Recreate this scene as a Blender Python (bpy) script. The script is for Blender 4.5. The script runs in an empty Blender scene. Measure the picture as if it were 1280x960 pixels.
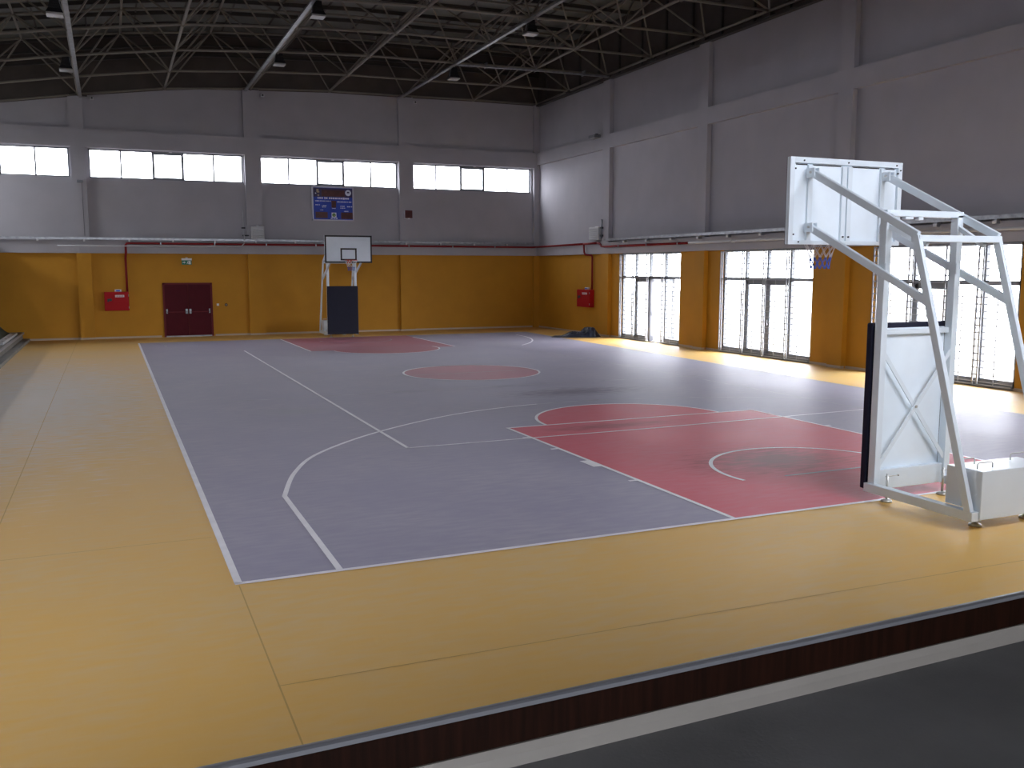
import bpy, bmesh, math, random
from mathutils import Vector, Matrix
random.seed(7)
PI = math.pi
S = bpy.context.scene
COL = S.collection

# ---------------------------------------------------------------- view
S.view_settings.view_transform = 'Standard'
S.view_settings.look = 'None'
S.view_settings.gamma = 1.0
S.view_settings.use_curve_mapping = False
S.view_settings.exposure = 0.0
SKY = 38.0

# ---------------------------------------------------------------- materials
def mat(name, col, rough=0.6, metal=0.0, spec=0.5, var=0.0, scale=3.0, bump=0.0, bscale=60.0, rvar=0.0, detail=4.0):
    m = bpy.data.materials.new(name); m.use_nodes = True
    nt = m.node_tree; b = nt.nodes['Principled BSDF']
    b.inputs['Base Color'].default_value = (*col, 1)
    b.inputs['Roughness'].default_value = rough
    b.inputs['Metallic'].default_value = metal
    b.inputs['Specular IOR Level'].default_value = spec
    tc = nt.nodes.new('ShaderNodeTexCoord')
    if var or rvar:
        n = nt.nodes.new('ShaderNodeTexNoise'); n.inputs['Scale'].default_value = scale
        n.inputs['Detail'].default_value = detail
        nt.links.new(tc.outputs['Object'], n.inputs['Vector'])
        if var:
            r = nt.nodes.new('ShaderNodeValToRGB')
            r.color_ramp.elements[0].position = .3; r.color_ramp.elements[1].position = .7
            r.color_ramp.elements[0].color = (*[c * (1 - var) for c in col], 1)
            r.color_ramp.elements[1].color = (*[min(1, c * (1 + var)) for c in col], 1)
            nt.links.new(n.outputs['Fac'], r.inputs['Fac'])
            nt.links.new(r.outputs['Color'], b.inputs['Base Color'])
        if rvar:
            mr = nt.nodes.new('ShaderNodeMapRange')
            mr.inputs['From Min'].default_value = .3; mr.inputs['From Max'].default_value = .7
            mr.inputs['To Min'].default_value = rough - rvar; mr.inputs['To Max'].default_value = rough + rvar
            nt.links.new(n.outputs['Fac'], mr.inputs['Value'])
            nt.links.new(mr.outputs['Result'], b.inputs['Roughness'])
    if bump:
        n2 = nt.nodes.new('ShaderNodeTexNoise'); n2.inputs['Scale'].default_value = bscale
        bp = nt.nodes.new('ShaderNodeBump'); bp.inputs['Strength'].default_value = bump
        bp.inputs['Distance'].default_value = 0.01
        nt.links.new(tc.outputs['Object'], n2.inputs['Vector'])
        nt.links.new(n2.outputs['Fac'], bp.inputs['Height'])
        nt.links.new(bp.outputs['Normal'], b.inputs['Normal'])
    return m

def court_paint(name, col, wear_col, rough, wear=0.35, spots=(), spec=.17):
    """resilient floor paint: soft tonal mottling, scuffs stretched by sweeping, a few stains with a shape of their own, and painted sheen"""
    m = bpy.data.materials.new(name); m.use_nodes = True
    nt = m.node_tree; b = nt.nodes['Principled BSDF']; L = nt.links
    tc = nt.nodes.new('ShaderNodeTexCoord')
    n1 = nt.nodes.new('ShaderNodeTexNoise'); n1.inputs['Scale'].default_value = .55; n1.inputs['Detail'].default_value = 6
    n2 = nt.nodes.new('ShaderNodeTexNoise'); n2.inputs['Scale'].default_value = 9; n2.inputs['Detail'].default_value = 8
    mp = nt.nodes.new('ShaderNodeMapping'); mp.inputs['Scale'].default_value = (.35, 1.3, 1)
    L.new(tc.outputs['Object'], n1.inputs['Vector']); L.new(tc.outputs['Object'], mp.inputs['Vector'])
    L.new(mp.outputs['Vector'], n2.inputs['Vector'])
    add = nt.nodes.new('ShaderNodeMath'); add.operation = 'MULTIPLY'
    L.new(n1.outputs['Fac'], add.inputs[0]); L.new(n2.outputs['Fac'], add.inputs[1])
    mr = nt.nodes.new('ShaderNodeMapRange')
    mr.inputs['From Min'].default_value = .16; mr.inputs['From Max'].default_value = .40
    mr.inputs['To Min'].default_value = 0; mr.inputs['To Max'].default_value = wear
    L.new(add.outputs[0], mr.inputs['Value'])
    mx = nt.nodes.new('ShaderNodeMix'); mx.data_type = 'RGBA'
    mx.inputs['A'].default_value = (*col, 1); mx.inputs['B'].default_value = (*wear_col, 1)
    L.new(mr.outputs['Result'], mx.inputs['Factor'])
    out = mx.outputs['Result']
    for (x, y, rx, ry, c, k) in spots:
        ms = nt.nodes.new('ShaderNodeMapping'); ms.vector_type = 'TEXTURE'
        ms.inputs['Location'].default_value = (x, y, 0); ms.inputs['Scale'].default_value = (rx, ry, 1)
        ln = nt.nodes.new('ShaderNodeVectorMath'); ln.operation = 'LENGTH'
        L.new(tc.outputs['Object'], ms.inputs['Vector']); L.new(ms.outputs['Vector'], ln.inputs[0])
        a2 = nt.nodes.new('ShaderNodeMath'); a2.operation = 'MULTIPLY_ADD'
        L.new(n2.outputs['Fac'], a2.inputs[0]); a2.inputs[1].default_value = 1.5
        L.new(ln.outputs['Value'], a2.inputs[2])
        m2 = nt.nodes.new('ShaderNodeMapRange'); m2.interpolation_type = 'SMOOTHSTEP'
        m2.inputs['From Min'].default_value = .75; m2.inputs['From Max'].default_value = 1.7
        m2.inputs['To Min'].default_value = k; m2.inputs['To Max'].default_value = 0
        L.new(a2.outputs[0], m2.inputs['Value'])
        mm = nt.nodes.new('ShaderNodeMix'); mm.data_type = 'RGBA'
        mm.inputs['B'].default_value = (*c, 1)
        L.new(out, mm.inputs['A']); L.new(m2.outputs['Result'], mm.inputs['Factor'])
        out = mm.outputs['Result']
    L.new(out, b.inputs['Base Color'])
    rr = nt.nodes.new('ShaderNodeMapRange')
    rr.inputs['From Min'].default_value = .15; rr.inputs['From Max'].default_value = .45
    rr.inputs['To Min'].default_value = rough - .05; rr.inputs['To Max'].default_value = rough + .08
    L.new(add.outputs[0], rr.inputs['Value']); L.new(rr.outputs['Result'], b.inputs['Roughness'])
    b.inputs['Specular IOR Level'].default_value = spec
    n3 = nt.nodes.new('ShaderNodeTexNoise'); n3.inputs['Scale'].default_value = 140
    bp = nt.nodes.new('ShaderNodeBump'); bp.inputs['Strength'].default_value = .12; bp.inputs['Distance'].default_value = .004
    L.new(tc.outputs['Object'], n3.inputs['Vector']); L.new(n3.outputs['Fac'], bp.inputs['Height'])
    L.new(bp.outputs['Normal'], b.inputs['Normal'])
    return m

def wood(name, a, c):
    m = bpy.data.materials.new(name); m.use_nodes = True
    nt = m.node_tree; b = nt.nodes['Principled BSDF']; L = nt.links
    tc = nt.nodes.new('ShaderNodeTexCoord'); mp = nt.nodes.new('ShaderNodeMapping')
    mp.inputs['Scale'].default_value = (22, 22, 1.2)
    n = nt.nodes.new('ShaderNodeTexNoise'); n.inputs['Scale'].default_value = 2.0; n.inputs['Detail'].default_value = 8
    r = nt.nodes.new('ShaderNodeValToRGB'); r.color_ramp.elements[0].color = (*a, 1); r.color_ramp.elements[1].color = (*c, 1)
    r.color_ramp.elements[0].position = .35; r.color_ramp.elements[1].position = .7
    L.new(tc.outputs['Object'], mp.inputs['Vector']); L.new(mp.outputs['Vector'], n.inputs['Vector'])
    L.new(n.outputs['Fac'], r.inputs['Fac']); L.new(r.outputs['Color'], b.inputs['Base Color'])
    b.inputs['Roughness'].default_value = .55; b.inputs['Specular IOR Level'].default_value = .12
    return m

def glass_mat(name='window_glass', col=(.93, .95, .95, 1)):
    m = bpy.data.materials.new(name); m.use_nodes = True
    nt = m.node_tree; nt.nodes.clear()
    o = nt.nodes.new('ShaderNodeOutputMaterial'); t = nt.nodes.new('ShaderNodeBsdfTransparent')
    t.inputs['Color'].default_value = col
    g = nt.nodes.new('ShaderNodeBsdfGlossy'); g.inputs['Roughness'].default_value = .05
    x = nt.nodes.new('ShaderNodeMixShader'); x.inputs['Fac'].default_value = .06
    nt.links.new(t.outputs[0], x.inputs[1]); nt.links.new(g.outputs[0], x.inputs[2]); nt.links.new(x.outputs[0], o.inputs[0])
    return m

M = dict(
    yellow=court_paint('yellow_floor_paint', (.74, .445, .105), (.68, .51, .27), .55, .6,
                       [(-2.4, 13.0, 3.2, 11.5, (.60, .60, .57), .75)], spec=.36),  # pale grey spot: far-window sheen painted into the left floor colour
    grey=court_paint('blue_grey_court_paint', (.32, .305, .40), (.42, .40, .46), .55, .8,
                     [(8.3, 9.9, 2.2, .9, (.07, .06, .08), .55), (2.2, 9.5, 1.0, .7, (.33, .34, .37), .5)]),
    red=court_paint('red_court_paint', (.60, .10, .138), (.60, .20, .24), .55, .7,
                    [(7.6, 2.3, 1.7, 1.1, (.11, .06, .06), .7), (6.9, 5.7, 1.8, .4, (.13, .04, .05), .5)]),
    red_dusty_sheen=court_paint('dusty_sheen_red_paint', (.40, .13, .17), (.42, .24, .28), .52, .8),  # dust plus far-floor sheen, both painted in as a greyer red
    white=mat('white_line_paint', (.84, .83, .86), .5, spec=.3, var=.06, scale=4),
    worn=mat('worn_white_line_paint', (.34, .34, .38), .5, spec=.35, var=.35, scale=2.5),
    seam=mat('dark_floor_seam', (.52, .32, .085), .6),
    wall_grey=mat('grey_wall_paint', (.40, .392, .42), .8, spec=.2, var=.04, scale=1.2, bump=.25, bscale=55),
    wall_yellow=mat('ochre_wall_paint', (.48, .225, .018), .65, spec=.25, var=.05, scale=1.5, bump=.2, bscale=55),
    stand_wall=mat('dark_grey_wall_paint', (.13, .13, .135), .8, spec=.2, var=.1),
    skirting=mat('pale_skirting_paint', (.46, .37, .29), .5),
    cladding=mat('dark_metal_cladding', (.075, .062, .052), .65, var=.15, scale=1.5),
    deck=mat('roof_deck_sheet', (.135, .142, .13), .6, var=.2, scale=.8),
    steel=mat('beige_painted_steel', (.20, .18, .15), .5, var=.08),
    purlin=mat('dark_purlin_steel', (.05, .045, .04), .6),
    galv=mat('galvanised_metal', (.30, .31, .33), .35, metal=.7, var=.25, scale=7),
    alu=mat('grey_aluminium_frame', (.20, .21, .23), .45, metal=.3),
    grille=mat('grey_security_bar_paint', (.36, .37, .40), .5),
    glass=glass_mat(),
    tinted=glass_mat('grey_tinted_glass', (.70, .71, .72, 1)),
    white_steel=mat('white_gloss_steel_paint', (.69, .77, .83), .28, var=.02),
    white_board=mat('white_board_paint', (.76, .85, .92), .4, var=.03),
    black=mat('black_paint', (.012, .012, .014), .5),
    navy=mat('navy_vinyl_pad', (.006, .007, .022), .55, spec=.25, var=.1),
    chrome=mat('zinc_plated_steel', (.5, .5, .48), .3, metal=.9),
    orange=mat('orange_red_rim_paint', (.62, .07, .03), .4),
    net_white=mat('white_net_cord', (.8, .8, .8), .8),
    net_blue=mat('blue_net_cord', (.05, .12, .50), .8),
    maroon=mat('maroon_door_paint', (.075, .006, .012), .55, spec=.12, var=.08),
    maroon_frame=mat('maroon_frame_paint', (.13, .012, .016), .5, spec=.2),
    red_gloss=mat('red_cabinet_paint', (.36, .010, .014), .5, spec=.12),
    pipe_red=mat('dark_red_pipe_paint', (.22, .014, .016), .5, spec=.2),
    label=mat('white_label', (.75, .75, .76), .5),
    green=mat('green_sign_face', (.01, .17, .09), .45),
    sb_blue=mat('blue_scoreboard_face', (.03, .07, .46), .4, spec=.3, var=.25, scale=1.6),
    sb_dark=mat('dark_violet_scoreboard_band', (.035, .022, .10), .35),
    sb_disp=mat('dark_red_display_window', (.075, .012, .012), .3, var=.4, scale=6),
    sb_frame=mat('silver_scoreboard_frame', (.55, .55, .62), .4, metal=.2),
    sb_ink=mat('white_scoreboard_print', (.75, .78, .92), .5),
    beige=mat('beige_emblem', (.42, .34, .24), .5),
    leaf=mat('green_emblem', (.08, .25, .05), .5),
    unit=mat('pale_grey_metal_case', (.52, .53, .54), .45),
    slot=mat('dark_slot', (.03, .03, .035), .6),
    lens=mat('lamp_lens_glass', (.38, .38, .37), .25),
    tarp=mat('dark_blue_tarpaulin', (.012, .015, .028), .45, spec=.35, var=.5, scale=9),
    concrete=mat('grey_concrete', (.20, .19, .17), .8, var=.15, scale=3, bump=.2),
    gallery=mat('dark_grey_screed', (.24, .24, .25), .75, var=.12, scale=2.5, bump=.15),
    cap=mat('grey_metal_edge', (.30, .31, .34), .4, metal=.3),
    brownwood=wood('dark_walnut_panel', (.012, .004, .002), (.026, .008, .004)),
    cream=mat('cream_skirting_paint', (.36, .335, .305), .5, var=.05),
    plank=mat('pale_aluminium_plank', (.48, .49, .50), .45, var=.15, scale=4),
    green_net=mat('dark_green_sheet', (.02, .035, .025), .7, var=.3, scale=5),
    ground=mat('damp_paving', (.12, .12, .118), .9, var=.1, scale=.3),
)

# ---------------------------------------------------------------- mesh builder
class MB:
    def __init__(s):
        s.v = []; s.f = []; s.m = []; s.mats = []; s.smooth = []
    def mi(s, m):
        if m not in s.mats: s.mats.append(m)
        return s.mats.index(m)
    def hexa(s, p, m):
        """p: 4 bottom (ccw) + 4 top"""
        n = len(s.v); s.v += [tuple(q) for q in p]; k = s.mi(m)
        for f in ((3, 2, 1, 0), (4, 5, 6, 7), (0, 1, 5, 4), (1, 2, 6, 5), (2, 3, 7, 6), (3, 0, 4, 7)):
            s.f.append(tuple(n + i for i in f)); s.m.append(k); s.smooth.append(False)
    def box(s, a, b, m):
        x0, y0, z0 = (min(a[i], b[i]) for i in range(3)); x1, y1, z1 = (max(a[i], b[i]) for i in range(3))
        s.hexa([(x0, y0, z0), (x1, y0, z0), (x1, y1, z0), (x0, y1, z0), (x0, y0, z1), (x1, y0, z1), (x1, y1, z1), (x0, y1, z1)], m)
    def bar(s, a, b, w, h, m, up=(0, 0, 1)):
        """rectangular bar from a to b; w across, h along the 'up' side"""
        a = Vector(a); b = Vector(b); d = (b - a).normalized(); u = Vector(up)
        if abs(d.dot(u)) > .98: u = Vector((0, 1, 0))
        r = d.cross(u).normalized(); u = r.cross(d).normalized()
        c = [(-r * w / 2 - u * h / 2), (r * w / 2 - u * h / 2), (r * w / 2 + u * h / 2), (-r * w / 2 + u * h / 2)]
        n = len(s.v); k = s.mi(m)
        s.v += [tuple(a + q) for q in c] + [tuple(b + q) for q in c]
        for f in ((0, 1, 2, 3), (7, 6, 5, 4), (4, 5, 1, 0), (5, 6, 2, 1), (6, 7, 3, 2), (7, 4, 0, 3)):
            s.f.append(tuple(n + i for i in f)); s.m.append(k); s.smooth.append(False)
    def tube(s, pts, r, m, n=8, closed=False, cap=True):
        pts = [Vector(p) for p in pts]; k = s.mi(m); N = len(pts); base = len(s.v)
        prev = None
        for i, p in enumerate(pts):
            if closed: d = (pts[(i + 1) % N] - pts[i - 1]).normalized()
            else: d = ((pts[min(i + 1, N - 1)]) - pts[max(i - 1, 0)]).normalized()
            if prev is None:
                u = Vector((0, 0, 1)) if abs(d.z) < .9 else Vector((1, 0, 0))
            else: u = prev
            r1 = d.cross(u).normalized(); u1 = r1.cross(d).normalized(); prev = u1
            rr = r[i] if isinstance(r, (list, tuple)) else r
            for j in range(n):
                a = 2 * PI * j / n
                s.v.append(tuple(p + (r1 * math.cos(a) + u1 * math.sin(a)) * rr))
        for i in range(N if closed else N - 1):
            for j in range(n):
                a = base + i * n + j; b = base + i * n + (j + 1) % n
                i2 = (i + 1) % N
                c = base + i2 * n + (j + 1) % n; d = base + i2 * n + j
                s.f.append((a, b, c, d)); s.m.append(k); s.smooth.append(n > 5)
        if cap and not closed:
            s.f.append(tuple(base + j for j in reversed(range(n)))); s.m.append(k); s.smooth.append(False)
            s.f.append(tuple(base + (N - 1) * n + j for j in range(n))); s.m.append(k); s.smooth.append(False)
    def ball(s, c, r, m, n=8, rings=5):
        pts = []; rad = []
        for i in range(rings + 1):
            a = -PI / 2 + PI * i / rings
            pts.append((c[0], c[1], c[2] + r * math.sin(a))); rad.append(max(r * math.cos(a), r * .05))
        s.tube(pts, rad, m, n)
    def poly(s, pts, m):
        n = len(s.v); s.v += [tuple(p) for p in pts]
        s.f.append(tuple(range(n, n + len(pts)))); s.m.append(s.mi(m)); s.smooth.append(False)
    def prism(s, pts, ax, d0, d1, m):
        """extrude a 2D outline along axis ax ('x','y','z')"""
        def P(q, d):
            return (d, q[0], q[1]) if ax == 'x' else (q[0], d, q[1]) if ax == 'y' else (q[0], q[1], d)
        n = len(s.v); N = len(pts); k = s.mi(m)
        s.v += [P(q, d0) for q in pts] + [P(q, d1) for q in pts]
        s.f += [tuple(n + i for i in reversed(range(N))), tuple(n + N + i for i in range(N))]
        s.m += [k, k]; s.smooth += [False, False]
        for i in range(N):
            j = (i + 1) % N
            s.f.append((n + i, n + j, n + N + j, n + N + i)); s.m.append(k); s.smooth.append(False)
    def strip(s, pts, w, z, m):
        """flat painted stripe along a polyline"""
        P = [Vector((p[0], p[1], 0)) for p in pts]; N = len(P); k = s.mi(m); n = len(s.v)
        for i in range(N):
            d1 = (P[i] - P[i - 1]).normalized() if i else None
            d2 = (P[i + 1] - P[i]).normalized() if i < N - 1 else None
            d = ((d1 or d2) + (d2 or d1)).normalized()
            nn = Vector((-d.y, d.x, 0)); c = max(.35, nn.dot(Vector((-(d2 or d1).y, (d2 or d1).x, 0))))
            q = nn * (w / 2 / c)
            s.v += [(P[i].x + q.x, P[i].y + q.y, z), (P[i].x - q.x, P[i].y - q.y, z)]
        for i in range(N - 1):
            a = n + 2 * i
            s.f.append((a, a + 1, a + 3, a + 2)); s.m.append(k); s.smooth.append(False)
    def build(s, name, parent=None, bevel=0.0, fix=True):
        me = bpy.data.meshes.new(name)
        me.from_pydata(s.v, [], s.f)
        for m in s.mats: me.materials.append(m)
        me.polygons.foreach_set('material_index', s.m)
        me.polygons.foreach_set('use_smooth', s.smooth)
        if fix:
            bm = bmesh.new(); bm.from_mesh(me); bmesh.ops.recalc_face_normals(bm, faces=bm.faces[:]); bm.to_mesh(me); bm.free()
        me.update()
        o = bpy.data.objects.new(name, me); COL.objects.link(o)
        if parent is not None: o.parent = parent
        if bevel:
            b = o.modifiers.new('edge', 'BEVEL'); b.width = bevel; b.segments = 2; b.limit_method = 'ANGLE'
        return o

def tag(o, label=None, cat=None, group=None, kind=None):
    if label: o['label'] = label
    if cat: o['category'] = cat
    if group: o['group'] = group
    if kind: o['kind'] = kind
    return o
def empty(name, loc=(0, 0, 0), rz=0.0):
    o = bpy.data.objects.new(name, None); COL.objects.link(o); o.empty_display_size = .2
    o.location = loc; o.rotation_euler = (0, 0, rz); return o
def copy_tree(o, parent=None):
    c = o.copy(); COL.objects.link(c)
    if parent is not None: c.parent = parent
    for ch in [q for q in list(o.children)]: copy_tree(ch, c)
    return c

def interp(x, xs, ys):
    if x <= xs[0]: return ys[0]
    for i in range(len(xs) - 1):
        if x <= xs[i + 1]: return ys[i] + (ys[i + 1] - ys[i]) * (x - xs[i]) / (xs[i + 1] - xs[i])
    return ys[-1]
AX = [-8.3, -4.19, -1.28, 1.38, 2.7, 4.29, 7.75, 10.9, 14, 17.1, 17.6]
AZ = [7.85, 8.63, 9.10, 9.47, 9.60, 9.69, 9.85, 9.88, 9.94, 9.95, 9.95]
def arch(x): return interp(x, AX, AZ)

XL, XR, YB, YF = -8.3, 17.1, 30.7, -5.235     # left wall, right pilaster face, far pilaster face, rear wall
REC = .16                                      # recess of the wall panels behind the pilasters
ZL0, ZL1 = 3.27, 3.74                          # lower ring beam

# ================================================================ SETTING
# ---- floor with the painted courts
f = MB()
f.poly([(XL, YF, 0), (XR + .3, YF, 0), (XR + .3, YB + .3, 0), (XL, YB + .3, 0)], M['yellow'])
def right_edge(y): return interp(y, [0, 7.5, 15, 28], [14.35, 14.56, 14.85, 15.3])
court = [(0, 0)] + [(right_edge(y), y) for y in (0, 7.5, 15, 28)] + [(0, 28)]
f.poly([(x, y, .0015) for x, y in court], M['grey'])
def arc(cx, cy, r, a0, a1, n=48): return [(cx + r * math.cos(math.radians(a0 + (a1 - a0) * i / n)), cy + r * math.sin(math.radians(a0 + (a1 - a0) * i / n))) for i in range(n + 1)]
KX0, KX1, KY = 5.12, 10.25, 6.22
f.poly([(x, y, .003) for x, y in [(KX0, 0), (KX1, 0), (KX1, KY), (KX0, KY)]], M['red'])
f.poly([(x, y, .003) for x, y in arc(7.68, KY, 1.78, 0, 180)], M['red'])
f.poly([(x, y, .003) for x, y in arc(7.65, 14.4, 1.75, 0, 360, 72)[:-1]], M['red_dusty_sheen'])
f.poly([(x, y, .003) for x, y in [(5.0, 22.2), (10.0, 22.2), (10.0, 28), (5.0, 28)]], M['red_dusty_sheen'])
f.poly([(x, y, .003) for x, y in arc(7.55, 22.2, 1.78, 180, 360)], M['red_dusty_sheen'])
ZW = .0045; W = .055
f.strip([(-.03, 28), (-.03, -.03)], .065, ZW, M['white'])
f.strip([(-.06, -.03), (14.35, -.03)], .06, ZW, M['white'])
f.strip([(right_edge(y) + .02, y) for y in (0, 7.5, 15, 28)], .05, ZW, M['worn'])
f.strip([(-.06, 28.02), (15.3, 28.02)], .05, ZW, M['worn'])
# near key and free throw circle
f.strip([(KX0 + .025, 0), (KX0 + .025, KY - .02)], .055, ZW, M['white'])
f.strip([(KX0, KY - .025), (KX1, KY - .025)], .055, ZW, M['white'])
f.strip([(KX1 - .02, KY - .03), (KX1 - .02, 0)], .05, ZW, M['white'])
f.strip(arc(7.68, KY, 1.80, 0, 180), .055, ZW, M['white'])
f.strip(arc(7.75, 1.65, 1.40, -14, 190, 40), .055, ZW + .001, M['white'])
f.strip([(7.02, 1.41), (8.6, 1.41)], .05, ZW + .001, M['worn'])
for y0, y1, l in ((5.24, 5.29, .11), (4.20, 4.27, .11), (2.88, 3.30, .12), (1.94, 2.0, .11)):
    f.poly([(KX0 - l, y0, ZW + .0005), (KX0 + .01, y0, ZW + .0005), (KX0 + .01, y1, ZW + .0005), (KX0 - l, y1, ZW + .0005)], M['white'])
    f.poly([(KX1 - .01, y0, ZW + .0005), (KX1 + l, y0, ZW + .0005), (KX1 + l, y1, ZW + .0005), (KX1 - .01, y1, ZW + .0005)], M['white'])
# three point line (as painted)
ctrl = [(.865, 2.92), (1.22, 4.18), (1.79, 5.34), (3.02, 6.68), (4.69, 7.86), (6.21, 8.41), (7.69, 8.55), (9.1, 8.40), (11.5, 7.55), (13.3, 6.3), (14.0, 4.6), (14.15, 2.9)]
def catmull(P, n=8):
    out = []
    for i in range(len(P) - 1):
        p0 = P[max(i - 1, 0)]; p1 = P[i]; p2 = P[i + 1]; p3 = P[min(i + 2, len(P) - 1)]
        for j in range(n):
            t = j / n
            out.append(tuple(.5 * (2 * p1[k] + (p2[k] - p0[k]) * t + (2 * p0[k] - 5 * p1[k] + 4 * p2[k] - p3[k]) * t * t + (3 * p1[k] - p0[k] - 3 * p2[k] + p3[k]) * t ** 3) for k in (0, 1)))
    return out + [P[-1]]
curve = catmull(ctrl)
f.strip([(.85, 0)] + curve[:44], .06, ZW + .0006, M['white'])
f.strip(curve[43:] + [(14.15, 0)], .06, ZW + .0006, M['worn'])
# volleyball court
f.strip([(3.06, 23.3), (3.08, 5.16)], .055, ZW + .001, M['white'])
f.strip([(3.05, 5.18), (7.5, 5.20), (12.3, 5.38)], .05, ZW + .001, M['white'])
f.strip([(12.3, 5.38), (12.2, 13.5), (11.6, 22.6)], .045, ZW + .001, M['worn'])
f.strip([(1.1, 11.3), (7.5, 11.42), (13.8, 11.35)], .05, ZW + .001, M['worn'])
f.strip([(3.0, 16.1), (12.0, 16.4)], .04, ZW + .001, M['worn'])
f.strip([(0, 14.2), (14.8, 14.4)], .035, ZW + .001, M['worn'])
f.strip(arc(7.65, 14.4, 1.77, 0, 360, 72), .055, ZW + .0012, M['white'])
# far key
f.strip([(5.0, 27.9), (5.02, 22.18)], .06, ZW, M['white'])
f.strip([(10.0, 27.0), (10.03, 22.18)], .06, ZW, M['white'])
f.strip(arc(7.55, 22.2, 1.80, 185, 372), .05, ZW, M['white'])
f.strip(arc(7.55, 26.4, 1.35, 180, 362), .05, ZW + .001, M['worn'])
f.strip([(.8, 27.9), (.8, 25.4)] + [(7.5 + 6.75 * math.cos(math.radians(a)), 26.4 + 6.75 * math.sin(math.radians(a))) for a in range(190, 250, 4)], .05, ZW, M['worn'])
f.strip([(7.5 + 6.75 * math.cos(math.radians(a)), 26.4 + 6.75 * math.sin(math.radians(a))) for a in range(316, 363, 3)], .06, ZW, M['white'])
# sheet seams in the yellow margin
for a, b in (((-.05, -4.9), (-.03, -.08)), ((-2.1, -4.9), (-2.1, 30)), ((-.05, -2.15), (9, -2.3)), ((-8, 1.5), (-.1, 1.5)), ((-8, 15), (-.1, 15))):
    f.strip([a, b], .011, .0012, M['seam'])
tag(f.build('floor', fix=False), kind='structure')

# ---- far wall
def far_wall():
    w = MB(); G, Yl = M['wall_grey'], M['wall_yellow']
    cx = [-8.1, -1.74, 4.6, 10.97, 17.3]
    wins = [(-7.75, -2.05), (-1.40, 4.24), (4.90, 10.62), (11.26, 16.90)]
    y0, y1 = YB + REC, YB + .42
    br = sorted(set([XL, XR + .4] + [e for q in wins for e in q] + AX[1:-1]))
    for a, b in zip(br[:-1], br[1:]):
        if a < XL or b > XR + .41: continue
        inw = any(p <= a + 1e-6 and b <= q + 1e-6 for p, q in wins)
        w.box((a, y0, 0), (b, y1, ZL0), Yl)
        zt0, zt1 = arch(a), arch(b)
        segs = [(ZL0, 6.09), (7.17, None)] if inw else [(ZL0, None)]
        for z0, z1 in segs:
            t0, t1 = (zt0, zt1) if z1 is None else (z1, z1)
            w.hexa([(a, y0, z0), (b, y0, z0), (b, y1, z0), (a, y1, z0), (a, y0, t0), (b, y0, t1), (b, y1, t1), (a, y1, t0)], G)
    for i, c in enumerate(cx):
        h = .25 if i == 1 else .32
        w.box((c - h, YB, 0), (c + h, y0 + .02, ZL0), Yl)
        t0, t1 = arch(c - h), arch(c + h)
        w.hexa([(c - h, YB, ZL0), (c + h, YB, ZL0), (c + h, y0 + .02, ZL0), (c - h, y0 + .02, ZL0), (c - h, YB, t0), (c + h, YB, t1), (c + h, y0 + .02, t1), (c - h, y0 + .02, t0)], G)
    w.box((XL, YB + .002, ZL0), (XR, y0 + .02, ZL1), G)
    w.box((XL, YB + .002, 7.19), (XR, y0 + .02, 7.87), G)
    # metal closure between wall head and roof
    for a, b in zip(AX[:-1], AX[1:]):
        w.hexa([(a, YB + .1, arch(a)), (b, YB + .1, arch(b)), (b, YB + .3, arch(b)), (a, YB + .3, arch(a)),
                (a, YB + .1, arch(a) + 2.1), (b, YB + .1, arch(b) + 2.1), (b, YB + .3, arch(b) + 2.1), (a, YB + .3, arch(a) + 2.1)], M['cladding'])
    for dz in (1.25, 1.45, 1.65):
        for a, b in zip(AX[:-1], AX[1:]):
            w.bar((a, YB + .06, arch(a) + dz), (b, YB + .06, arch(b) + dz), .08, .07, M['purlin'])
    return w, wins
w, FWIN = far_wall()
tag(w.build('wall_back'), kind='structure')

# ---- right wall
RW = [[23.28, 22.30, 21.29, 20.27, 19.24], [16.84, 15.69, 14.66, 13.62, 12.62], [10.30, 9.10, 8.00, 7.10, 6.12],
      [3.95, 2.85, 1.75, .75, -.25], [-2.1, -3.0, -3.95, -4.85]]
def right_wall():
    w = MB(); G, Yl = M['wall_grey'], M['wall_yellow']
    x0, x1 = XR + REC, XR + .34
    ops = [(r[-1], r[0]) for r in RW]
    br = sorted(set([YF, YB + .3] + [e for q in ops for e in q]))
    for a, b in zip(br[:-1], br[1:]):
        op = any(p <= a + 1e-6 and b <= q + 1e-6 for p, q in ops)
        if not op: w.box((x0, a, 0), (x1, b, ZL0), Yl)
        else: w.box((x0, a, -.02), (x1, b, .03), M['alu'])
        w.box((x0, a, ZL0), (x1, b, 9.95), G)
    for c in (24.3, 17.9, 11.5, 5.1, -1.3):
        w.box((XR, c - .27, 0), (x0 + .02, c + .27, ZL0), Yl)
        w.box((XR, c - .27, ZL0), (x0 + .02, c + .27, 9.95), G)
    w.box((XR + .002, YF, ZL0), (x0 + .02, YB, 3.72), G)
    w.box((XR + .002, YF, 7.33), (x0 + .02, YB, 7.86), G)
    w.box((XR + .12, YF, 9.95), (XR + .3, YB + .3, 12.05), M['cladding'])
    w.box((XR - .05, YF, 9.90), (XR + .12, YB, 9.97), M['purlin'])
    y = YB - .8
    while y > YF:
        w.box((XR + .04, y - .04, 9.95), (XR + .12, y + .04, 12.0), M['purlin']); y -= 1.6
    return w
tag(right_wall().build('wall_right'), kind='structure')

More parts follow.
